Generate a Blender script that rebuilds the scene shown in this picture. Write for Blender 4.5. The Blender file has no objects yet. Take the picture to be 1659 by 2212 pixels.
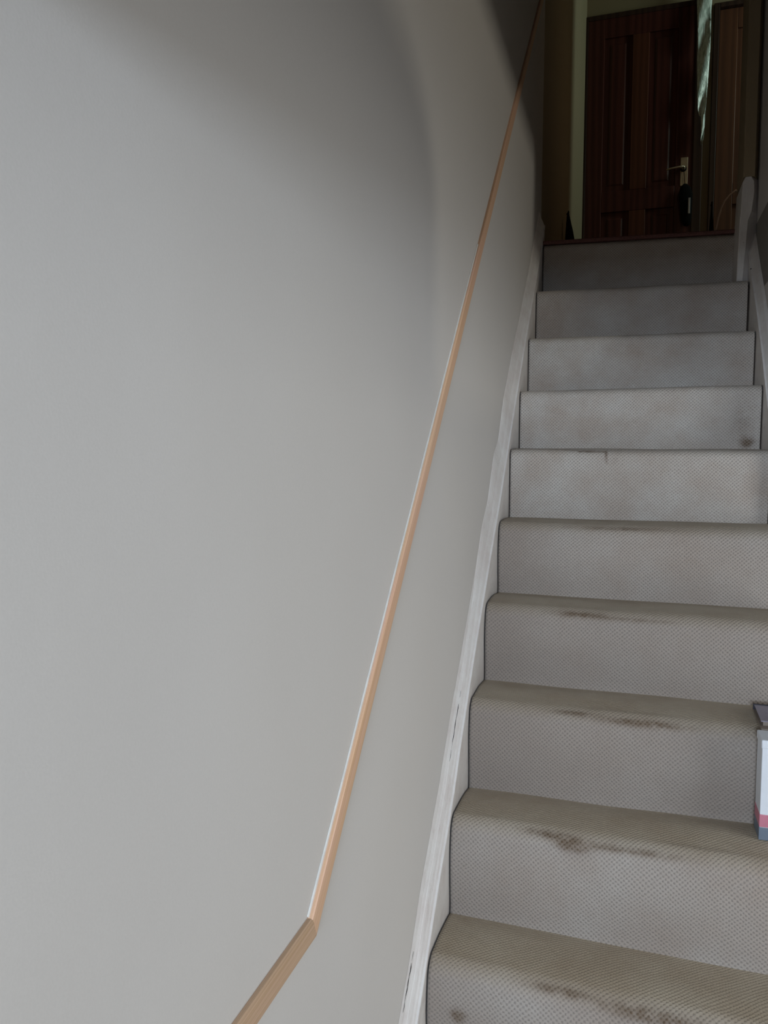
import bpy, bmesh, math, random
from mathutils import Matrix, Vector, noise

random.seed(7)
sc = bpy.context.scene
col = sc.collection

# ------------------------------------------------------------------ helpers
def link(name, me, mat=None, parent=None):
    o = bpy.data.objects.new(name, me)
    col.objects.link(o)
    if mat is not None and me is not None:
        me.materials.append(mat)
    if parent is not None:
        o.parent = parent
    return o

def mesh(name, verts, faces, mat=None, parent=None, smooth=False):
    me = bpy.data.meshes.new(name)
    me.from_pydata([tuple(v) for v in verts], [], faces)
    me.update()
    bm = bmesh.new(); bm.from_mesh(me)
    bmesh.ops.recalc_face_normals(bm, faces=bm.faces)
    bm.to_mesh(me); bm.free()
    if smooth:
        for p in me.polygons: p.use_smooth = True
    return link(name, me, mat, parent)

def box(name, a, b, mat, parent=None, bevel=0.0, seg=2):
    bm = bmesh.new()
    bmesh.ops.create_cube(bm, size=1.0)
    for v in bm.verts:
        v.co = Vector([(a[i] + b[i]) / 2 + v.co[i] * (b[i] - a[i]) for i in range(3)])
    if bevel:
        bmesh.ops.bevel(bm, geom=bm.edges[:], offset=bevel, segments=seg, affect='EDGES', profile=0.5)
    me = bpy.data.meshes.new(name); bm.to_mesh(me); bm.free()
    return link(name, me, mat, parent)

def boxes(name, lst, mat, parent=None, bevel=0.0):
    bm = bmesh.new()
    for a, b in lst:
        r = bmesh.ops.create_cube(bm, size=1.0)
        for v in r['verts']:
            v.co = Vector([(a[i] + b[i]) / 2 + v.co[i] * (b[i] - a[i]) for i in range(3)])
    if bevel:
        bmesh.ops.bevel(bm, geom=bm.edges[:], offset=bevel, segments=2, affect='EDGES', profile=0.5)
    me = bpy.data.meshes.new(name); bm.to_mesh(me); bm.free()
    return link(name, me, mat, parent)

def loft(name, rings, mat, parent=None, smooth=False, closed=True, caps=True):
    n = len(rings[0]); V = []; F = []
    for r in rings: V += [tuple(p) for p in r]
    m = n if closed else n - 1
    for i in range(len(rings) - 1):
        for j in range(m):
            a = i * n + j; b = i * n + (j + 1) % n
            F.append((a, b, b + n, a + n))
    if closed and caps:
        F.append(tuple(range(n))); F.append(tuple(range((len(rings) - 1) * n, len(rings) * n)))
    return mesh(name, V, F, mat, parent, smooth)

def tube(name, pts, rad, mat, parent=None, n=10):
    rings = []
    P = [Vector(p) for p in pts]
    for i, p in enumerate(P):
        t = (P[min(i + 1, len(P) - 1)] - P[max(i - 1, 0)]).normalized()
        s = t.cross(Vector((0.13, 0.2, 0.97))).normalized(); u = s.cross(t).normalized()
        r = rad[i] if isinstance(rad, (list, tuple)) else rad
        rings.append([p + (s * math.cos(a) + u * math.sin(a)) * r for a in [2 * math.pi * k / n for k in range(n)]])
    return loft(name, rings, mat, parent, smooth=True)

def empty(name, loc, label=None, cat=None, group=None):
    o = bpy.data.objects.new(name, None); col.objects.link(o)
    o.empty_display_size = 0.05
    o['label'] = label; o['category'] = cat
    if group: o['group'] = group
    o.location = loc
    return o

def keep(o, parent):
    """parent a world-space mesh to a thing whose empty stands at its base"""
    o.parent = parent
    o.matrix_parent_inverse = Matrix.Translation(-Vector(parent.location))
    return o

def struct(o):
    o['kind'] = 'structure'
    return o

# ---------------------------------------------------------------- materials
class NT:
    def __init__(s, name):
        s.m = bpy.data.materials.new(name); s.m.use_nodes = True
        s.t = s.m.node_tree; s.b = s.t.nodes['Principled BSDF']
    def n(s, typ, **kw):
        x = s.t.nodes.new(typ)
        for k, v in kw.items():
            if k in x.inputs.keys(): x.inputs[k].default_value = v
            else: setattr(x, k, v)
        return x
    def l(s, a, b): s.t.links.new(a, b)
    def math(s, op, a, b=None, clamp=False):
        x = s.n('ShaderNodeMath', operation=op); x.use_clamp = clamp
        for i, q in enumerate((a, b)):
            if q is None: continue
            if isinstance(q, (int, float)): x.inputs[i].default_value = q
            else: s.l(q, x.inputs[i])
        return x.outputs[0]
    def mix(s, f, a, b):
        x = s.n('ShaderNodeMix', data_type='RGBA')
        if isinstance(f, (int, float)): x.inputs[0].default_value = f
        else: s.l(f, x.inputs[0])
        for i, q in ((6, a), (7, b)):
            if isinstance(q, tuple): x.inputs[i].default_value = (*q[:3], 1)
            else: s.l(q, x.inputs[i])
        return x.outputs[2]
    def noise(s, scale, detail=3, rough=0.5, vec=None, dim=None):
        x = s.n('ShaderNodeTexNoise'); x.inputs['Scale'].default_value = scale
        x.inputs['Detail'].default_value = detail; x.inputs['Roughness'].default_value = rough
        if vec is not None: s.l(vec, x.inputs['Vector'])
        return x.outputs['Fac']
    def coords(s, kind='Object', scale=(1, 1, 1), rot=(0, 0, 0)):
        tc = s.n('ShaderNodeTexCoord'); mp = s.n('ShaderNodeMapping')
        mp.inputs['Scale'].default_value = scale; mp.inputs['Rotation'].default_value = rot
        s.l(tc.outputs[kind], mp.inputs['Vector']); return mp.outputs[0]
    def ramp(s, f, lo, hi):
        x = s.n('ShaderNodeMapRange'); x.inputs['From Min'].default_value = lo; x.inputs['From Max'].default_value = hi
        x.clamp = True
        s.l(f, x.inputs['Value']); return x.outputs[0]
    def bump(s, h, dist, strength=1.0, prev=None):
        x = s.n('ShaderNodeBump'); x.inputs['Distance'].default_value = dist; x.inputs['Strength'].default_value = strength
        s.l(h, x.inputs['Height'])
        if prev is not None: s.l(prev, x.inputs['Normal'])
        s.l(x.outputs[0], s.b.inputs['Normal']); return x.outputs[0]
    def color(s, c):
        if isinstance(c, tuple): s.b.inputs['Base Color'].default_value = (*c, 1)
        else: s.l(c, s.b.inputs['Base Color'])
    def rough(s, r, spec=0.5):
        s.b.inputs['Roughness'].default_value = r
        s.b.inputs['Specular IOR Level'].default_value = spec

def plain(name, c, r=0.6, metal=0.0, spec=0.4, var=0.08, scale=40, bump=0.0):
    m = NT(name); v = m.coords()
    f = m.noise(scale, 4, 0.6, v)
    c2 = tuple(max(0, x * (1 - 2 * var)) for x in c)
    m.color(m.mix(m.ramp(f, 0.3, 0.7), c2, c)); m.rough(r, spec); m.b.inputs['Metallic'].default_value = metal
    if bump: m.bump(f, bump)
    return m.m

def paint_wall(name, c, warm):
    m = NT(name); v = m.coords()
    big = m.noise(1.3, 2, 0.5, v); mid = m.noise(7, 4, 0.6, v); fine = m.noise(420, 2, 0.5, v)
    cc = m.mix(m.ramp(big, 0.35, 0.65), c, warm)
    cc = m.mix(m.math('MULTIPLY', m.ramp(fine, 0.3, 0.7), 0.10), cc, tuple(x * 0.75 for x in c))
    m.color(cc); m.rough(0.62, 0.3)
    b1 = m.bump(big, 0.03, 0.4)
    b2 = m.bump(mid, 0.002, 0.3, b1)
    m.bump(fine, 0.0003, 0.2, b2)
    return m.m

M = {}
M['wall'] = paint_wall('grey_white_wall_paint', (0.60, 0.585, 0.57), (0.62, 0.60, 0.575))
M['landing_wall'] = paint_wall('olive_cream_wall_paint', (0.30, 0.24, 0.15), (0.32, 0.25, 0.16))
M['ceiling'] = plain('ceiling_paint', (0.24, 0.225, 0.20), 0.8)
M['dark_ceiling'] = plain('landing_ceiling_paint', (0.22, 0.18, 0.13), 0.8)
M['hall_floor'] = plain('brown_floorboards', (0.22, 0.13, 0.075), 0.5)
M['landing_floor'] = plain('red_brown_carpet', (0.21, 0.10, 0.09), 0.95, var=0.2, scale=300, bump=0.002)
M['slab'] = plain('plaster_slab', (0.25, 0.24, 0.22), 0.8)

# painted woodwork: yellowed gloss paint over old timber, chipped to dark specks
def gloss_paint():
    m = NT('old_white_gloss_paint'); v = m.coords(scale=(1, 1, 1))
    br = m.noise(14, 5, 0.65, v)
    vs = m.coords(scale=(30, 3, 3), rot=(math.radians(46.5), 0, 0))
    streak = m.noise(9, 4, 0.7, vs)
    cc = m.mix(m.ramp(br, 0.35, 0.7), (0.66, 0.62, 0.60), (0.74, 0.73, 0.71))
    cc = m.mix(m.math('MULTIPLY', m.ramp(streak, 0.52, 0.72), 0.35), cc, (0.5, 0.42, 0.40))
    sp = m.n('ShaderNodeTexNoise'); sp.inputs['Scale'].default_value = 55; sp.inputs['Detail'].default_value = 3
    m.l(m.coords(scale=(1, 1, 0.45)), sp.inputs['Vector'])
    chip = m.ramp(sp.outputs['Fac'], 0.745, 0.77)
    cc = m.mix(chip, cc, (0.07, 0.05, 0.05))
    m.color(cc); m.rough(0.42, 0.5)
    b = m.bump(br, 0.004, 0.5); m.bump(streak, 0.0012, 0.6, b)
    return m.m
M['paint'] = gloss_paint()
M['dark_wood'] = plain('bare_step_timber', (0.045, 0.032, 0.025), 0.9)
M['crack'] = plain('dark_gap', (0.02, 0.018, 0.018), 0.9)
M['caulk'] = plain('white_filler', (0.74, 0.74, 0.71), 0.6)

def pine(name, ca, cb_, cg):
    m = NT(name)
    v = m.coords('UV', scale=(1.0, 1.0, 1))
    tc = m.n('ShaderNodeMapping'); tc.inputs['Scale'].default_value = (2.0, 260, 1); m.l(v, tc.inputs['Vector'])
    g = m.noise(1.0, 5, 0.6, tc.outputs[0])
    tb = m.n('ShaderNodeMapping'); tb.inputs['Scale'].default_value = (2.4, 10, 1); m.l(v, tb.inputs['Vector'])
    big = m.noise(1.0, 2, 0.5, tb.outputs[0])
    cc = m.mix(m.ramp(big, 0.35, 0.65), ca, cb_)
    cc = m.mix(m.ramp(g, 0.42, 0.68), cc, cg)
    m.color(cc); m.rough(0.5, 0.4); m.bump(g, 0.0008, 0.5)
    return m.m
M['pine'] = pine('bare_pine', (0.71, 0.48, 0.325), (0.71, 0.44, 0.34), (0.60, 0.37, 0.19))
M['pine_low'] = pine('bare_pine_browner', (0.58, 0.40, 0.27), (0.56, 0.38, 0.28), (0.45, 0.30, 0.17))

def stained_wood(name, a, b, scale=(14, 14, 0.9)):
    m = NT(name); v = m.coords(scale=scale)
    g = m.noise(3.2, 6, 0.65, v)
    w = m.n('ShaderNodeTexWave'); w.inputs['Scale'].default_value = 0.5; w.inputs['Distortion'].default_value = 7
    w.inputs['Detail'].default_value = 3
    m.l(v, w.inputs['Vector'])
    f = m.math('ADD', m.math('MULTIPLY', g, 0.65), m.math('MULTIPLY', w.outputs['Fac'], 0.35))
    m.color(m.mix(m.ramp(f, 0.3, 0.7), a, b)); m.rough(0.4, 0.35); m.bump(f, 0.001, 0.4)
    return m.m
M['door_wood'] = stained_wood('dark_red_stained_wood', (0.055, 0.015, 0.012), (0.095, 0.027, 0.021))
M['door_wood_light'] = stained_wood('reddish_wood_stile', (0.085, 0.028, 0.015), (0.12, 0.038, 0.022))
M['frame_wood'] = stained_wood('near_black_frame_wood', (0.035, 0.018, 0.014), (0.055, 0.028, 0.02))
M['brown_wood'] = stained_wood('brown_wood', (0.085, 0.034, 0.020), (0.125, 0.048, 0.026))
M['brass'] = plain('worn_brass', (0.62, 0.50, 0.36), 0.38, metal=0.75, var=0.05)
M['black'] = plain('black_fabric', (0.010, 0.009, 0.009), 0.95, spec=0.05)
M['steel'] = plain('dull_steel', (0.45, 0.47, 0.5), 0.35, metal=0.8)
M['cable'] = plain('cream_cable', (0.5, 0.43, 0.41), 0.5)
M['carton'] = plain('white_carton', (0.70, 0.74, 0.80), 0.5, var=0.03)
M['pink'] = plain('pink_print', (0.55, 0.20, 0.27), 0.5, var=0.05)
M['base_shade'] = plain('blue_grey_shade', (0.16, 0.20, 0.26), 0.5)
M['lilac'] = plain('lilac_print', (0.30, 0.28, 0.36), 0.35, var=0.15, scale=25)
M['tan'] = plain('tan_cover', (0.24, 0.20, 0.17), 0.6)
M['spine'] = plain('dark_spine', (0.03, 0.033, 0.05), 0.5)

def film():
    m = NT('pale_creased_plastic'); v = m.coords(scale=(60, 60, 14), rot=(0, math.radians(25), 0))
    f = m.noise(1.0, 4, 0.7, v)
    m.color(m.mix(m.ramp(f, 0.35, 0.62), (0.36, 0.42, 0.38), (0.84, 0.90, 0.86))); m.rough(0.22, 0.8)
    m.bump(f, 0.004, 0.8)
    return m.m
M['film'] = film()

# woven bobble carpet; UV = (metres across, metres along the run, 0 at the nosing)
def carpet():
    m = NT('cream_bobble_weave_carpet')
    uv = m.n('ShaderNodeUVMap'); uv.uv_map = 'UVMap'
    sep = m.n('ShaderNodeSeparateXYZ')
    wob = m.n('ShaderNodeTexNoise'); wob.inputs['Scale'].default_value = 11; wob.inputs['Detail'].default_value = 2
    m.l(uv.outputs[0], wob.inputs['Vector'])
    off = m.n('ShaderNodeVectorMath', operation='SCALE'); m.l(wob.outputs['Color'], off.inputs[0]); off.inputs['Scale'].default_value = 0.012
    add = m.n('ShaderNodeVectorMath', operation='ADD'); m.l(uv.outputs[0], add.inputs[0]); m.l(off.outputs[0], add.inputs[1])
    m.l(add.outputs[0], sep.inputs[0])
    P = 0.0098
    cu = m.math('COSINE', m.math('MULTIPLY', sep.outputs[0], 2 * math.pi / P))
    cv = m.math('COSINE', m.math('MULTIPLY', sep.outputs[1], 2 * math.pi / (P * 0.93)))
    lat = m.math('MULTIPLY', cu, cv)                       # +1 at the pits, -1 on the loops
    jit = m.noise(260, 2, 0.6, uv.outputs[0])
    latj = m.math('ADD', lat, m.math('MULTIPLY', m.math('SUBTRACT', jit, 0.5), 1.6))
    pit = m.ramp(latj, -0.1, 0.95)
    # one diagonal direction of the weave reads a little stronger
    dg = m.math('COSINE', m.math('MULTIPLY', m.math('ADD', sep.outputs[0], m.math('MULTIPLY', sep.outputs[1], 1.075)), 2 * math.pi / P))
    fuzz = m.noise(900, 2, 0.7, uv.outputs[0])
    patch = m.noise(6.5, 4, 0.62, uv.outputs[0])
    a1 = m.n('ShaderNodeAttribute'); a1.attribute_name = 'stain'
    a2 = m.n('ShaderNodeAttribute'); a2.attribute_name = 'wear'
    a3 = m.n('ShaderNodeAttribute'); a3.attribute_name = 'backing'
    base = m.mix(m.ramp(patch, 0.3, 0.7), (0.46, 0.39, 0.335), (0.60, 0.575, 0.54))
    a4 = m.n('ShaderNodeAttribute'); a4.attribute_name = 'grime_shade'  # brown grime, plus dimness of the lower risers put into the colour
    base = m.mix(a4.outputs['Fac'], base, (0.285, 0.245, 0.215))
    worn = m.mix(m.ramp(patch, 0.3, 0.7), (0.33, 0.26, 0.175), (0.42, 0.36, 0.27))
    c = m.mix(a2.outputs['Fac'], base, worn)
    wfade = m.math('SUBTRACT', 1.0, m.math('MULTIPLY', a2.outputs['Fac'], 0.72))
    c = m.mix(m.math('MULTIPLY', m.math('MULTIPLY', pit, 0.46), wfade), c, (0.16, 0.14, 0.13))
    c = m.mix(m.math('MULTIPLY', m.ramp(fuzz, 0.35, 0.75), 0.22), c, (0.30, 0.27, 0.24))
    sn = m.noise(38, 4, 0.7, uv.outputs[0])
    st = m.math('MULTIPLY', a1.outputs['Fac'], m.ramp(sn, 0.22, 0.56), clamp=True)
    stp = m.math('MULTIPLY', st, m.math('ADD', 0.72, m.math('MULTIPLY', pit, 0.3)), clamp=True)
    c = m.mix(stp, c, (0.115, 0.075, 0.045))
    c = m.mix(a3.outputs['Fac'], c, (0.035, 0.02, 0.015))
    m.color(c); m.rough(0.95, 0.15)
    m.b.inputs['Sheen Weight'].default_value = 0.15
    h = m.math('SUBTRACT', m.math('MULTIPLY', fuzz, 0.35), m.math('ADD', pit, m.math('MULTIPLY', dg, 0.08)))
    m.bump(h, 0.0016, 0.7)
    return m.m
M['carpet'] = carpet()

# --------------------------------------------------------------- dimensions
G, RISE, W = 0.18074, 0.19, 0.682          # going, rise, clear width between the strings
SL = RISE / G
NS = 13                                     # steps below the landing
XW = -0.022                                 # face of the left wall
XR = 0.705                                  # face of the right partition
ZF = -(NS + 1) * RISE                       # hall floor
# old stairs: small measured deviations, (z left, z right) of each nosing and back of tread
NZ = {0: (0.011, -0.001), 1: (-0.192, -0.198), 2: (-0.382, -0.386), 3: (-0.570, -0.566), 4: (-0.752, -0.754),
      5: (-0.948, -0.948), 6: (-1.136, -1.140), 7: (-1.325, -1.327), 8: (-1.518, -1.520), 9: (-1.708, -1.716)}
CZ = {5: (-0.949, -0.948), 6: (-1.138, -1.141), 7: (-1.328, -1.330), 8: (-1.529, -1.523), 9: (-1.722, -1.727)}

# ------------------------------------------------------------- the staircase
stair = empty('staircase', (W / 2, -NS * G, ZF), 'straight steep staircase with cream woven carpet on every step and chipped white strings', 'staircase')

def stain_amount(k, x, s):
    """worn dirty marks; s is metres down the front from the nosing line"""
    def bl(cx, cs, rx, rs, a):
        d = ((x - cx) / rx) ** 2 + ((s - cs) / rs) ** 2
        return a * math.exp(-d * 1.6)
    v = 0.0
    if k == 5: v += bl(0.31, -0.008, 0.15, 0.008, 1.0)
    if k == 6: v += bl(0.23, -0.004, 0.07, 0.010, 1.3) + bl(0.35, 0.001, 0.10, 0.006, 0.8)
    if k == 7: v += bl(0.23, -0.010, 0.06, 0.008, 1.1) + bl(0.37, -0.002, 0.10, 0.010, 1.5)
    if k == 8: v += bl(0.20, -0.010, 0.06, 0.010, 1.2) + bl(0.245, 0.004, 0.035, 0.014, 2.0) + bl(0.35, -0.002, 0.12, 0.009, 1.0)
    if k == 9: v += bl(0.24, -0.008, 0.07, 0.010, 1.1) + bl(0.40, 0.000, 0.11, 0.016, 1.2) + bl(0.062, 0.075, 0.016, 0.012, 2.0)
    if k == 4:
        v += 1.6 * (abs(x - 0.268) < 0.0028 and -0.012 < s < 0.032)
        v += 1.3 * (0.19 < x < 0.268 and abs(s + 0.004) < 0.003) + bl(0.2, -0.012, 0.09, 0.006, 0.7)
    if k == 3: v += bl(0.645, 0.155, 0.022, 0.016, 1.6) + bl(0.63, 0.1, 0.03, 0.06, 0.4)
    if k in (10, 11, 12): v += bl(0.3, 0, 0.12, 0.012, 1.0)
    return min(1.0, v)

def make_step(k):
    zl, zr = NZ.get(k, (-k * RISE,) * 2)
    yN = -k * G - 0.006
    # back of this tread = foot of the riser above
    if k == 0: yB, cz = 0.019, (zl, zr)
    else: yB, cz = -(k - 1) * G + 0.006, CZ.get(k, (zl, zr))
    if k == NS: nf = (ZF, ZF)
    else:
        nf = CZ.get(k + 1, NZ.get(k + 1, (-(k + 1) * RISE,) * 2))
    yF = yN + 0.004                               # foot of this step's riser, tucked in below the nosing
    R = 0.037 if k >= 5 else 0.022
    # timber body, just inside the carpet skin
    tk = 0.009
    prof = [(yB + 0.02, -0.20), (yB + 0.02, -tk), (yN + R + tk, -tk), (yN + tk + 0.004, -R), (yF + tk, -0.195), (yF + tk, -0.20)]
    rings = []
    for x, z0, zf, zb in ((0.0, zl, nf[0], cz[0]), (W, zr, nf[1], cz[1])):
        rings.append([(x, y, ((zb - .004 if y > yB else z0) + z) if z > -0.19 else zf - 0.008) for y, z in prof])
    body = keep(loft('step', rings, M['dark_wood']), stair)
    # carpet: profile samples (s measured from the nosing apex, negative = back over the tread)
    path = []                                     # (y, z rel 0..1 flag)
    nt = 12
    for i in range(nt + 1):
        t = i / nt; path.append(('t', yB + (yN + R - yB) * t, t))
    na = 10
    for i in range(1, na + 1):
        a = math.pi / 2 * i / na
        path.append(('a', yN + R - R * math.sin(a), R - R * math.cos(a)))
    nr = 16
    for i in range(1, nr + 1):
        path.append(('r', 0, i / nr))
    xe = {0: W - 0.022, 1: W - 0.006}.get(k, W - 0.004)
    xs0 = 0.0035
    NX = 110
    pts = []; uvs = []; st = []; wr = []; gr = []
    for i in range(NX + 1):
        u = i / NX
        x = xs0 + (xe - xs0) * u
        z0 = zl + (zr - zl) * u; zc = cz[0] + (cz[1] - cz[0]) * u; zf = nf[0] + (nf[1] - nf[0]) * u
        colp = []
        for kind, a, b in path:
            w = (noise.noise(Vector((x * 5, k * 3.1, b * 2))) * 0.0022)
            if kind == 't':
                y = a; z = zc + (z0 - zc) * b + 0.004 * math.sin(math.pi * min(1, b)) + w
                if b < 0.08: z += (0.08 - b) * 0.02
            elif kind == 'a':
                y = a + w * (b / R); z = z0 - b + w * (1 - b / R)
            else:
                zt = z0 - R
                z = zt + (zf - 0.004 - zt) * b
                belly = -0.0075 * math.sin(math.pi * b ** 0.62) ** 1.5 * (0.8 + 0.5 * noise.noise(Vector((x * 2, k * 5.3, 0)))) if k >= 5 else -0.002 * math.sin(math.pi * b)
                y = yN + (yF - yN) * b + belly + w - 0.006 * max(0, b - 0.9) * 6
            colp.append(Vector((x, y, z)))
        # arc length
        L = [0.0]
        for q in range(1, len(colp)): L.append(L[-1] + (colp[q] - colp[q - 1]).length)
        sN = L[nt + 6]
        for q, pnt in enumerate(colp):
            pts.append(pnt); s = L[q] - sN
            uvs.append((x + k * 0.317, s + k * 0.41))
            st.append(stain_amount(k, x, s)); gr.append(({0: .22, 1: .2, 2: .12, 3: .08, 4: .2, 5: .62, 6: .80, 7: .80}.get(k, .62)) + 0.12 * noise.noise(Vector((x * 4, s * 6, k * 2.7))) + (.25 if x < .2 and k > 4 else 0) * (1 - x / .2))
            t = 1 - min(1, max(0, (s + 0.036) / 0.050))
            wr.append(t * (1.0 if k >= 5 else 0.55))
    n = len(path); faces = []
    for i in range(NX):
        for q in range(n - 1):
            a = i * n + q
            faces.append((a, a + n, a + n + 1, a + 1))
    # thickness: turned-under backing along both side edges and foot
    base = len(pts); back = [0.0] * base
    def nrm(i, q):
        a = pts[i * n + max(q - 1, 0)]; b = pts[i * n + min(q + 1, n - 1)]
        d = (b - a); return Vector((0, d.z, -d.y)).normalized() * (-1)
    for i in (0, NX):
        st0 = len(pts)
        for q in range(n):
            nn = nrm(i, q)
            d = Vector((0, abs(nn.y), -abs(nn.z)))     # inwards: back and down
            pts.append(pts[i * n + q] + d * 0.008 + Vector((0.0012 if i == 0 else -0.0012, 0, 0)))
            uvs.append(uvs[i * n + q]); st.append(0); wr.append(0); gr.append(0); back.append(1.0)
        for q in range(n - 1):
            a, b = i * n + q, st0 + q
            faces.append((a, a + 1, b + 1, b))
    me = bpy.data.meshes.new('step_carpet')
    me.from_pydata([tuple(v) for v in pts], [], faces); me.update()
    uvl = me.uv_layers.new(name='UVMap')
    for lp in me.loops: uvl.data[lp.index].uv = uvs[lp.vertex_index]
    for nm, arr in (('grime_shade', gr), ('stain', st), ('wear', wr), ('backing', back)):
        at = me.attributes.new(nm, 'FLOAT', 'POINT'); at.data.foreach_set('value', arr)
    for p_ in me.polygons: p_.use_smooth = True
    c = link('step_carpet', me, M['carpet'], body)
    c.matrix_parent_inverse = Matrix.Translation(-Vector(stair.location)).inverted() @ Matrix.Translation(-Vector(stair.location))
    return body, c

LAB = {4: 'carpeted step with a short dark seam line at its front edge', 8: 'carpeted step with a dark brown oblong stain on the nosing',
       7: 'carpeted step with a long grimy streak on the nosing', 3: 'carpeted step with a dirty scuffed lower right corner',
       9: 'lowest visible carpeted step, worn and spotted'}
for k in range(0, NS + 1):
    b, c = make_step(k)
    if k in LAB: b['label'] = LAB[k]

# left string: painted board with bead and sloping cap running into the wall
def offs_a(y):
    T = [(-3, .0), (-1.7, .004), (-1.55, .018), (-1.42, .012), (-1.36, .030), (-1.2, .044), (-1.0, .040), (-.86, .036), (-.72, .046), (-.45, .050), (-.25, .042), (0, .045), (.1, .05)]
    return interp(T, y)
def offs_b(y):
    T = [(-3, .030), (-1.66, .036), (-1.6, .055), (-1.45, .052), (-1.35, .064), (-1.2, .078), (-1.15, .085), (-1.10, .103), (-1.03, .125), (-.95, .105), (-.87, .140), (-.80, .110), (-.72, .145), (-.55, .135), (-.42, .115), (-.2, .100), (.1, .098)]
    return interp(T, y)
def cap_x(y):
    return interp([(-3, -.012), (-1.25, -.012), (-1.10, -.0205), (1, -.0205)], y)
def fill_z(y):
    return interp([(-3, .034), (-1.35, .030), (-1.15, .016), (-1.05, .004), (1, .004)], y)
def interp(T, y):
    if y <= T[0][0]: return T[0][1]
    for (a, p), (b, q) in zip(T, T[1:]):
        if y <= b: return p + (q - p) * (y - a) / (b - a)
    return T[-1][1]

rings = []
N_ = 160
y0, y1 = -NS * G - 0.15, 0.045
for i in range(N_ + 1):
    y = y0 + (y1 - y0) * i / N_
    zb = SL * y; a = zb + offs_a(y); b = zb + offs_b(y)
    b = max(b, a - 0.03) + 0.0035 * noise.noise(Vector((y * 7, 5, 1))) + 0.002 * noise.noise(Vector((y * 25, 8, 1)))
    low = zb - 0.34
    xb = cap_x(y); wv = 0.0007 * noise.noise(Vector((y * 9, 2, 0)))
    rings.append([(XW + 0.0002, y, low), (0.0, y, low), (0.0, y, a - 0.006), (0.0022, y, a - 0.003), (0.0015, y, a + 0.001),
                  (-0.002, y, a + 0.003), (xb * .35, y, a + (b - a) * 0.32), (xb * .55 + wv, y, a + (b - a) * 0.48),
                  (xb * .8 + wv, y, a + (b - a) * 0.80), (xb, y, b), (xb - .0012, y, b + .002), (xb - (xb - XW) * .55, y, b + fill_z(y) * .45),
                  (XW + 0.0002, y, b + fill_z(y) + .003)])
keep(loft('string_board', rings, M['paint']), stair)

for ya, yb, dx, dz in ((-1.405, -1.300, -.0005, .0006), (-1.72, -1.655, -.0070, .022)):
    n_ = 12
    pts_ = []
    for i in range(n_ + 1):
        y = ya + (yb - ya) * i / n_
        b = SL * y + max(offs_b(y), offs_a(y) - 0.03) + 0.0035 * noise.noise(Vector((y * 7, 5, 1))) + 0.002 * noise.noise(Vector((y * 25, 8, 1)))
        pts_.append((cap_x(y) + dx + .0006 * math.sin(i * 1.7), y, b + dz))
    keep(tube('paint_crack', pts_, [.0002 + .0009 * math.sin(math.pi * i / n_) * (0.6 + 0.4 * math.sin(i * 2.3)) for i in range(n_ + 1)], M['crack'], n=6), stair)['label'] = 'thin dark crack in the white paint'
# right string, mirrored
rings = []
y0r, y1r = -0.76, -0.02
for i in range(81):
    y = y0r + (y1r - y0r) * i / 80
    zb = SL * y; a = zb + 0.046 + 0.010 * math.sin(y * 11); b = a + 0.040
    low = zb - 0.34
    rings.append([(XR - 0.0002, y, low), (W, y, low), (W, y, a - 0.006), (W - 0.002, y, a - 0.003), (W - 0.0015, y, a + 0.001),
                  (W + 0.003, y, a + 0.003), (W + 0.008, y, a + (b - a) * 0.35), (W + 0.015, y, a + (b - a) * 0.8),
                  (XR - 0.001, y, b), (XR - 0.0002, y, b)])
keep(loft('string_board', rings, M['paint']), stair)

# white corner board that stands on the first tread at the right
zz = [(-0.192, 0.646, 0.664), (0.0, 0.650, 0.674), (0.03, 0.652, 0.684), (0.09, 0.654, 0.690), (0.125, 0.655, 0.688), (0.14, 0.662, 0.680)]
rings = []
for z, xa, xb in zz:
    rings.append([(xa, -0.140, z), (xa + 0.003, -0.143, z), (xb, -0.143, z), (XR, -0.10, z), (XR, 0.03, z), (xa + 0.01, 0.03, z), (xa, 0.02, z)])
struct(loft('trim_1', rings, M['paint']))
struct(loft('trim_4', [[(0.656, -0.138, z), (0.660, -0.142, z), (0.690, -0.142, z), (XR - .0003, -0.10, z), (XR - .0003, 0.03, z), (0.666, 0.03, z), (0.656, 0.02, z)] for z in (0.141, 2.49)], M['landing_wall']))  # corner above the shadow edge; its shade is put into darker paint

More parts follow.
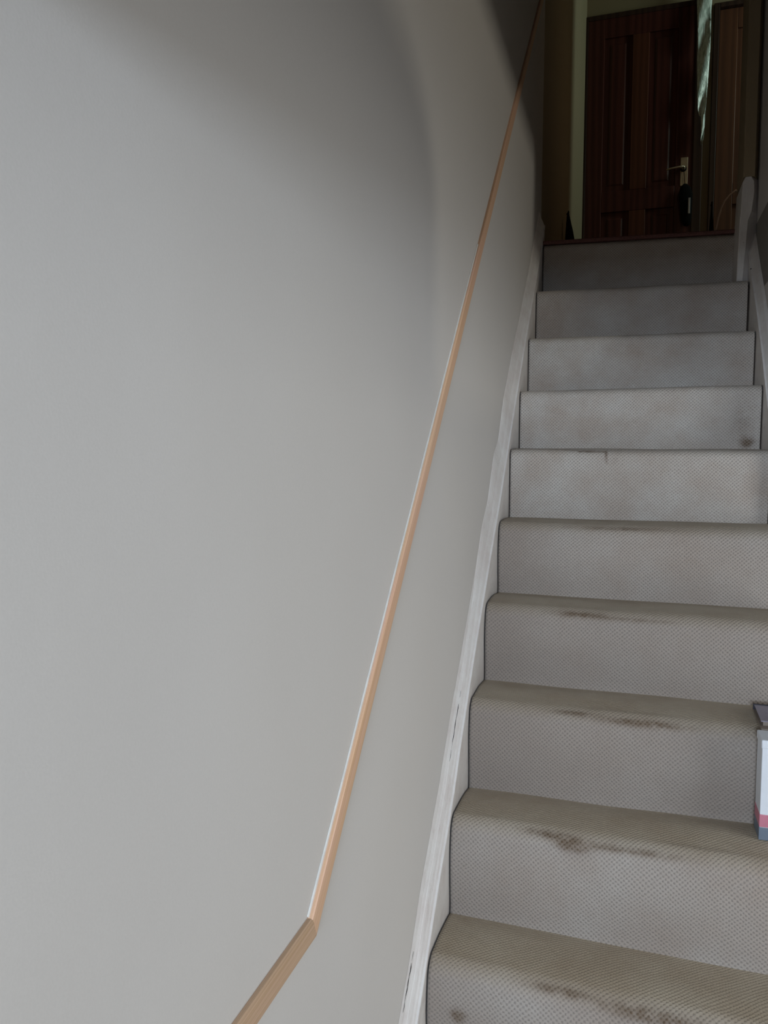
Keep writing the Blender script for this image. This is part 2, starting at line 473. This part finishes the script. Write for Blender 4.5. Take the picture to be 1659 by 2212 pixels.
# ---------------------------------------------------------------- handrail
rail = empty('handrail', (XW, -2.17, -1.33), 'long thin bare pine rail kinked near its foot on the grey white wall', 'handrail')
XF = 0.0                                     # front face of the pine
def rail_run(name, path, wtop, wbot, th, mat, chamfer, x0, x1, jig=0.0, before=None, after=None):
    """path = centre line (y,z); the section is a chamfered batten between wall x0 and face x1"""
    P = [Vector((0, a, b)) for a, b in path]; rings = []; Ls = [0]
    for i, p_ in enumerate(P):
        if i: Ls.append(Ls[-1] + (P[i] - P[i - 1]).length)
        d1 = (P[i] - P[i - 1]).normalized() if i else (P[1] - P[0]).normalized()
        d2 = (P[i + 1] - P[i]).normalized() if i < len(P) - 1 else d1
        if i == 0 and before: d1 = (P[0] - Vector((0, *before))).normalized()
        if i == len(P) - 1 and after: d2 = (Vector((0, *after)) - P[i]).normalized()
        t = (d1 + d2).normalized(); u = Vector((0, -t.z, t.y)); k = 1 / max(0.5, u.dot(Vector((0, -d2.z, d2.y))))
        up = u * (wtop * k); dn = u * (-wbot * k)
        c = chamfer
        r = []
        for off, x in ((dn, x0), (dn, x1 - c), (dn + u * c, x1), (dn + u * 3 * c, x1 + .0005), (up - u * 3 * c, x1 + .0005), (up - u * c, x1), (up, x1 - c), (up, x0)):
            q = p_ + off; r.append((x, q.y + jig * noise.noise(q * 6), q.z))
        rings.append(r)
    o = loft(name, rings, mat)
    me = o.data; uvl = me.uv_layers.new(name='UVMap'); n = len(rings[0])
    for lp in me.loops:
        vi = lp.vertex_index; i, j = divmod(vi, n)
        uvl.data[lp.index].uv = (Ls[i], [0, .018, .021, .03, .055, .062, .066, .085][j])
    return keep(o, rail)
S2 = 1.06
def rz(y): return S2 * y + 0.896
up_pts = [(-2.125 + i * (2.36 / 40), rz(-2.125 + i * (2.36 / 40)) + 0.0005 * math.sin(i * 0.55)) for i in range(41)]
rail_run('sloping_rail', up_pts, 0.0149, 0.0149, 0.02, M['pine'], 0.0020, XW + .0001, -0.0150, before=(-2.4, -1.3565))
lo_pts = [(-3.35, -1.3575), (-2.9, -1.357), (-2.6, -1.3565), (-2.4, -1.3565), (-2.28, -1.3565), (-2.2, -1.3565), (-2.1252, rz(-2.125))]
lo = rail_run('level_rail', lo_pts, 0.0149, 0.0149, 0.02, M['pine_low'], 0.0022, XW + .0001, -0.0148, after=(-1.9, rz(-1.9)))
lo['label'] = 'level lower length of pine rail running off below the kink'
# thin bead of white filler along the upper edge
fpts = [(-2.12 + i * (1.0 / 30), rz(-2.12 + i * (1.0 / 30)) + 0.0008 * math.sin(i * 1.3)) for i in range(31)]
fl = rail_run('filler_bead', fpts, 0.0185, 0.0125, 0.004, M['caulk'], 0.0008, XW + 0.0002, XW + 0.0018)

# ------------------------------------------------------------------- shell
ZT = 2.5
def wallgrid(name, x, ya, yb, za, zb, mat, ny=60, nz=60, thick=-0.12, amp=0.0):
    V = []; F = []
    for i in range(ny + 1):
        for j in range(nz + 1):
            y = ya + (yb - ya) * i / ny; z = za + (zb - za) * j / nz
            V.append((x + amp * noise.noise(Vector((0, y * 1.3, z * 1.3))), y, z))
    for i in range(ny):
        for j in range(nz):
            a = i * (nz + 1) + j; F.append((a, a + 1, a + nz + 2, a + nz + 1))
    b = len(V)
    V += [(x + thick, ya, za), (x + thick, yb, za), (x + thick, yb, zb), (x + thick, ya, zb)]
    F += [(b, b + 1, b + 2, b + 3)]
    return mesh(name, V, F, mat, smooth=True)
struct(wallgrid('wall_left', XW, -4.8, 0.12, ZF, ZT, M['wall'], amp=0.0))
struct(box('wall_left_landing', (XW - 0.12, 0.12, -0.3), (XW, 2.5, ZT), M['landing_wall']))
FX0, FX1, FZ0, FZ1 = 0.02, 0.72, -0.84, -0.46      # added unseen opening, shaped for frontal light on the risers
struct(boxes('wall_back', [((-0.2, -4.92, ZF), (3.1, -4.8, FZ0)), ((-0.2, -4.92, FZ1), (3.1, -4.8, ZT)), ((-0.2, -4.92, FZ0), (FX0, -4.8, FZ1)), ((FX1, -4.92, FZ0), (3.1, -4.8, FZ1))], M['ceiling']))
# hall side: window wall with an opening for the daylight
WX = 2.1; WY0, WY1, WZ0, WZ1 = -2.75, -1.45, -2.30, -0.26
struct(boxes('wall_right_hall', [((WX, -4.8, ZF), (WX + .12, WY0, -.25)), ((WX, WY1, ZF), (WX + .12, -.56, -.25)),
                                 ((WX, WY0, ZF), (WX + .12, WY1, WZ0)), ((WX, WY0, WZ1), (WX + .12, WY1, -.25))], M['ceiling']))
struct(box('wall_hall_end', (XR + 0.1, -0.68, ZF), (WX + .12, -0.56, -.25), M['ceiling']))
struct(box('floor', (-0.2, -4.9, ZF - 0.1), (3.1, 0.1, ZF), M['hall_floor']))
struct(box('floor_upper', (XR, -4.8, -0.25), (3.1, -0.02, -0.002), M['slab']))
struct(box('wall_right', (XR, -0.68, ZF), (XR + 0.10, -0.02, -0.25), M['wall']))
struct(boxes('wall_right_upper', [((XR, -4.8, -0.002), (XR + 0.10, -1.76, ZT)), ((XR, -0.50, -0.002), (XR + 0.10, 0.03, ZT)), ((XR, -1.76, 0.69), (XR + 0.10, -0.50, ZT))], M['wall']))  # opening is added, sized to shape the light patch opposite
struct(loft('wall_right_blocker', [[(x_, -1.76, -.002), (x_, -1.45, -.002), (x_, -1.455, .27), (x_, -1.50, .335), (x_, -1.57, .372), (x_, -1.66, .39), (x_, -1.76, .395)] for x_ in (XR + .02, XR + .06)], M['wall']))  # added unseen block that shapes one edge of the light patch
struct(box('wall_upper_room', (2.6, -4.8, -0.002), (2.7, -0.02, ZT), M['ceiling']))
struct(box('floor_landing', (XW - 0.1, 0.042, -0.3), (3.1, 2.6, -0.004), M['slab']))
struct(box('ceiling', (-0.2, -4.9, ZT), (3.1, 2.7, ZT + .1), M['dark_ceiling']))
struct(box('wall_header', (XW, -2.90, -0.50), (XR, -2.75, ZT), M['ceiling']))  # unseen header, placed low to cut frontal light off the top risers
struct(box('ceiling_hall', (XW, -4.8, -0.25), (XR, -2.90, -0.2), M['ceiling']))
struct(box('ceiling_blocker', (XR, -4.8, -0.54), (XR + 0.10, -0.68, -0.25), M['wall']))  # added unseen beam, set low to dim the upper left wall
# landing carpet, its edge shows as a thin red-brown band over the top nosing
lr = []
for x_, z_ in ((0.001, 0.0125), (0.655, 0.0015), (0.705, 0.0012), (1.0, 0.0)):
    zq = lambda d: z_ + d
    lr.append([(x_, -0.002, zq(.0)), (x_, -0.0055, zq(.004)), (x_, -0.005, zq(.010)), (x_, 0.0, zq(.0135)), (x_, 0.06, zq(.014)), (x_, 2.345, .016), (x_, 2.345, .001), (x_, 0.06, zq(.001))])
lc = loft('landing_carpet', lr, M['landing_floor'])
lc['label'] = 'dull red brown landing carpet whose edge shows above the top stair'; lc['category'] = 'carpet'
# end wall with two doorways
YE = 2.40
D1 = (-0.016, 0.650); D1Z = 2.035
D2 = (0.775, 1.48)
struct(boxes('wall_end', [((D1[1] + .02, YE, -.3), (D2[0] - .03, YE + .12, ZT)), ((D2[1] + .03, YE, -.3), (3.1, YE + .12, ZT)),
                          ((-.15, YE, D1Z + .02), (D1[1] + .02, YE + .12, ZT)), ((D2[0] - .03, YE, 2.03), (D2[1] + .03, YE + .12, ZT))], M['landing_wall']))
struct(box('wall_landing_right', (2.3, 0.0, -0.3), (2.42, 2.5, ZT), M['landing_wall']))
struct(box('wall_landing_front', (XR + 0.10, -0.02, -0.002), (2.4, 0.08, ZT), M['landing_wall']))
# an added, unseen baffle wall that keeps the landing window's light to the far end
struct(box('wall_landing_baffle', (1.02, 0.08, 0.0), (1.12, 1.62, ZT), M['landing_wall']))

def panel_door(name, xa, xb, z0, z1, yf, mats, structname=True):
    """four-panel door, its face at y = yf looking towards -y"""
    w = xb - xa; st = 0.105; lock0, lock1 = 0.80, 0.93
    mid = (xa + xb) / 2
    d = bpy.data.objects.new(name, None); col.objects.link(d); d.location = (mid, yf, z0)
    d['kind'] = 'structure'
    fr = []
    fr.append(((xa, yf, z0), (xa + st, yf + .04, z1)))
    fr.append(((xb - st, yf, z0), (xb, yf + .04, z1)))
    for a, b in ((z0, z0 + .2), (z0 + lock0, z0 + lock1), (z1 - .12, z1)):
        fr.append(((xa + st, yf + .0005, a), (xb - st, yf + .0395, b)))
    keep(boxes('door_frame', fr, mats[0], bevel=0.003), d)
    ms = []
    for a, b in ((z0 + .2, z0 + lock0), (z0 + lock1, z1 - .12)):
        ms.append(((mid - .05, yf + .001, a), (mid + .05, yf + .039, b)))
    keep(boxes('muntin', ms, mats[1], bevel=0.003), d)
    for a, b in ((z0 + .2, z0 + lock0), (z0 + lock1, z1 - .12)):
        for l, r in ((xa + st, mid - .05), (mid + .05, xb - st)):
            # raised field panel
            V = []
            for inset, y in ((0, .014), (.012, .020), (.020, .022), (.045, .010), (.05, .009)):
                V.append([(l + inset, yf + y, a + inset), (r - inset, yf + y, a + inset), (r - inset, yf + y, b - inset), (l + inset, yf + y, b - inset)])
            keep(loft('panel', V, mats[0]), d)
    return d

door1 = panel_door('door_1', D1[0] + .006, D1[1] - .006, 0.02, D1Z - .008, YE - .045, (M['door_wood'], M['door_wood_light']))
door2 = panel_door('door_2', D2[0], D2[1], 0.02, 2.0, YE + .01, (M['brown_wood'], M['brown_wood']))
struct(boxes('trim_2', [((D1[0] - .006, YE - .05, 0.0), (D1[0] + .009, YE + .1, D1Z + .02)), ((D1[1] - .010, YE - .05, 0.0), (D1[1] + .045, YE + .1, D1Z + .02)),
                        ((D1[0] + .009, YE - .05, D1Z - .010), (D1[1] - .010, YE + .1, D1Z + .02))], M['frame_wood'], bevel=.003))
struct(boxes('trim_3', [((D2[0] - .035, YE - .02, 0.0), (D2[0] - .002, YE + .1, 2.03)), ((D2[1] + .002, YE - .02, 0.0), (D2[1] + .035, YE + .1, 2.03)),
                        ((D2[0] - .002, YE - .02, 2.002), (D2[1] + .002, YE + .1, 2.03))], M['frame_wood'], bevel=.003))
# lever handle on a long backplate
yh = YE - .045
hx = 0.592
hd = keep(box('door_handle', (hx - .021, yh - .004, 0.942), (hx + .021, yh, 1.115), M['brass'], bevel=.0015), door1)
hd['label'] = 'pale brass lever handle on a long backplate'
lev = tube('lever', [(hx - .004, yh - .002, 1.045), (hx - .004, yh - .03, 1.045), (hx - .008, yh - .042, 1.045), (hx - .03, yh - .046, 1.045), (hx - .075, yh - .046, 1.040), (hx - .105, yh - .043, 1.036)],
           [.012, .011, .009, .006, .0055, .005], M['brass'])
lev.parent = hd; lev.matrix_parent_inverse = (Matrix.Translation(-Vector(door1.location))).inverted() @ Matrix.Translation(-Vector(door1.location))
rose = tube('rose', [(hx - .004, yh - .002, 1.045), (hx - .004, yh - .012, 1.045)], [.019, .017], M['black'], n=20)
rose.parent = hd; rose.matrix_parent_inverse = lev.matrix_parent_inverse.copy()

# dark pouch hanging below the handle with a dull metal strip
pou = empty('key_pouch', (0.60, yh - .02, 0.94), 'dark pouch with a dull metal strip hanging under the brass door handle', 'pouch')
rings = []
for z, hw, dp in ((0.945, .010, .006), (0.925, .030, .012), (0.88, .042, .018), (0.80, .036, .020), (0.73, .030, .018), (0.69, .018, .010), (0.685, .004, .003)):
    cx = 0.600 + (0.945 - z) * 0.06
    rings.append([(cx + hw * math.cos(a), yh - .024 + dp * math.sin(a) * .9, z) for a in [2 * math.pi * i / 14 for i in range(14)]])
keep(loft('bag_body', rings, M['black'], smooth=True), pou)
keep(box('metal_strip', (0.619, yh - .050, 0.755), (0.632, yh - .044, 0.852), M['steel'], bevel=.002), pou)
keep(tube('loop', [(0.597, yh - .030, 0.945), (0.592, yh - .040, 0.99), (0.586, yh - .048, 1.040), (0.588, yh - .055, 1.047)], .002, M['black']), pou)

# pale creased strip hanging down the right door jamb
rings = []
prof = [(2.30, .634, .722), (2.10, .636, .720), (2.02, .640, .719), (1.96, .642, .716), (1.90, .644, .716), (1.80, .648, .716), (1.74, .651, .716), (1.66, .652, .714), (1.58, .654, .712),
        (1.50, .655, .708), (1.44, .657, .704), (1.38, .660, .701), (1.345, .672, .698), (1.34, .682, .699), (1.28, .684, .699), (1.24, .686, .698), (1.20, .684, .692), (1.165, .686, .689)]
for i, (z, a, b) in enumerate(prof):
    n = 9; r = []
    for j in range(n):
        t = j / (n - 1); r.append((a - .004 + (b - a + .007) * t, YE - .085 + .012 * math.sin(t * 5 + i * 1.1) , z))
    for j in reversed(range(n)):
        t = j / (n - 1); r.append((a - .004 + (b - a + .007) * t, YE - .0825 + .012 * math.sin(t * 5 + i * 1.1), z))
    rings.append(r)
so = loft('hanging_strip', rings, M['film'], smooth=True)
so['label'] = 'pale shiny creased plastic strip hanging beside the dark wooden door'; so['category'] = 'plastic strip'

# curved lead rising off the landing carpet
cb = tube('cable', [(0.672, 1.2, 0.02), (0.676, 1.2, 0.16), (0.684, 1.2, 0.28), (0.690, 1.2, 0.34), (0.701, 1.2, 0.40), (0.713, 1.2, 0.445), (0.726, 1.2, 0.476), (0.75, 1.2, 0.505), (0.775, 1.2, 0.523), (0.80, 1.2, 0.50), (0.83, 1.2, 0.40), (0.85, 1.2, 0.22), (0.855, 1.2, 0.022)], .0048, M['cable'])
cb['label'] = 'pale curved cable looping up from the landing carpet beside the right wall end'; cb['category'] = 'cable'

# two dark slumped bags on the landing
def bag(loc, h, w, d, lean, label):
    t = empty('bag', loc, label, 'bag', None)
    rings = []
    for i in range(11):
        f = i / 10; z = h * f
        ww = w * (1 - f ** 1.3 * .86) * (0.86 + .14 * math.sin(f * 9 + 1)); dd = d * (1 - f ** 1.5 * .8)
        rings.append([(lean * f + ww * math.cos(a) * (1 + .06 * math.sin(3 * a + i)), dd * math.sin(a), z) for a in [2 * math.pi * j / 16 for j in range(16)]])
    loft('bag_body', rings, M['black'], t, smooth=True)
    k = tube('strap', [(lean + w * .05, 0, h * .97), (lean + w * .02, 0, h * 1.04), (lean - w * .12, .0, h * 1.0)], .004, M['black'], t)
    return t
bag((0.034, 1.0, 0.018), 0.40, 0.050, 0.05, -0.03, 'dark narrow bag with a pointed top against the left landing wall')
bag((0.700, 1.5, 0.018), 0.53, 0.030, 0.04, -0.008, 'slim dark bag standing on the landing beside the curved cable')

# ---------------------------------------------- things on the right of the treads
crt = empty('carton', (0.66, -1.33, -1.516), 'white carton with a pink base stripe standing on a stair at the right edge', 'carton')
keep(box('carton_body', (0.5905, -1.352, -1.500), (0.74, -1.292, -1.322), M['carton'], bevel=.0012), crt)
keep(box('pink_stripe', (0.5900, -1.3525, -1.491), (0.7405, -1.2915, -1.466), M['pink'], bevel=.0008), crt)
keep(box('carton_base_shade', (0.5898, -1.3528, -1.5165), (0.7407, -1.2912, -1.4915), M['base_shade'], bevel=.0008), crt)  # dark strip: shadow beneath the carton put in as colour
keep(box('lid_edge', (0.5890, -1.354, -1.336), (0.7415, -1.290, -1.319), M['carton'], bevel=.002), crt)['label'] = 'paler top edge of the carton'
bk = empty('book', (0.67, -1.2, -1.325), 'lilac covered book with a dark spine lying on a stair above the white carton', 'book')
V = [[(0.600 + 0, -1.150, z), (0.760, -1.150, z), (0.760, -1.285, z), (0.598, -1.285, z)] for z in (-1.3215, -1.3185)]
keep(loft('back_cover', V, M['tan']), bk)
V = [[(0.606, -1.156, z), (0.757, -1.156, z), (0.757, -1.263, z), (0.604, -1.263, z)] for z in (-1.3184, -1.3105)]
keep(loft('pages', V, M['tan']), bk)
V = [[(0.602, -1.155, z), (0.760, -1.155, z), (0.760, -1.2645, z), (0.600, -1.2645, z)] for z in (-1.3104, -1.3085)]
keep(loft('front_cover', V, M['lilac']), bk)
keep(box('spine', (0.600, -1.1545, -1.3215), (0.760, -1.1475, -1.3075), M['spine'], bevel=.001), bk)

# -------------------------------------------------------------------- light
def area(name, loc, aim, sx, sy, power, colr, spread=180):
    L = bpy.data.lights.new(name, 'AREA'); L.shape = 'RECTANGLE'; L.size = sx; L.size_y = sy
    L.energy = power; L.color = colr; L.spread = math.radians(spread)
    o = bpy.data.objects.new(name, L); col.objects.link(o)
    o.location = loc; d = Vector(aim) - Vector(loc)
    o.rotation_euler = d.to_track_quat('-Z', 'Y').to_euler()
    return o
area('hall_window_daylight', (WX - .01, (WY0 + WY1) / 2, (WZ0 + WZ1) / 2), (0, (WY0 + WY1) / 2, (WZ0 + WZ1) / 2), WY1 - WY0, WZ1 - WZ0, 23.0, (0.97, 0.985, 0.975))
area('front_fill_daylight', ((FX0 + FX1) / 2, -4.81, (FZ0 + FZ1) / 2), (0.35, 0.0, (FZ0 + FZ1) / 2 - .4), FX1 - FX0, FZ1 - FZ0, 62, (0.74, 0.86, 1.0))  # added frontal fill for the risers, sized for its cutoff
area('landing_fill', (1.0, 0.85, 0.9), (0.2, 1.35, 0.75), 0.3, 1.2, 0.75, (1.0, 0.70, 0.42))  # added warm fill for the dark landing, no fitting there
area('upper_patch_light', (2.2, -1.3, 1.35), (0.0, -1.0, 0.0), 0.18, 0.18, 8.0, (1.0, 0.93, 0.78))  # added unseen light for the warm patch on the left wall
area('landing_window_daylight', (2.25, 1.85, 1.85), (0.0, 2.15, 1.45), 0.30, 0.7, 12.0, (0.76, 1.0, 0.88))
w = bpy.data.worlds.new('World'); sc.world = w; w.use_nodes = True
w.node_tree.nodes['Background'].inputs[0].default_value = (0.55, 0.6, 0.7, 1)
w.node_tree.nodes['Background'].inputs[1].default_value = 0.3

# ------------------------------------------------------------------- camera
cx, cy, cz = 0.34153, -2.96969, -0.78751
yaw, pitch, roll, F = 0.31031, -0.06565, 0.00578, 1679.61
f = Vector((-math.sin(yaw) * math.cos(pitch), math.cos(yaw) * math.cos(pitch), math.sin(pitch)))
rt = Vector((math.cos(yaw), math.sin(yaw), 0)); up = rt.cross(f)
r2 = rt * math.cos(roll) + up * math.sin(roll); u2 = -rt * math.sin(roll) + up * math.cos(roll)
cam = bpy.data.cameras.new('Camera'); co = bpy.data.objects.new('Camera', cam); col.objects.link(co)
co.matrix_world = Matrix(((r2.x, u2.x, -f.x, cx), (r2.y, u2.y, -f.y, cy), (r2.z, u2.z, -f.z, cz), (0, 0, 0, 1)))
cam.sensor_fit = 'VERTICAL'; cam.sensor_height = 24; cam.sensor_width = 18; cam.lens = F / 2212 * 24
cam.clip_start = 0.02
sc.camera = co
sc.view_settings.view_transform = 'Standard'; sc.view_settings.look = 'None'
sc.view_settings.gamma = 1.0; sc.view_settings.exposure = 0.0; sc.view_settings.use_curve_mapping = False
sc.cycles.use_denoising = True
sc.cycles.max_bounces = 10; sc.cycles.diffuse_bounces = 6
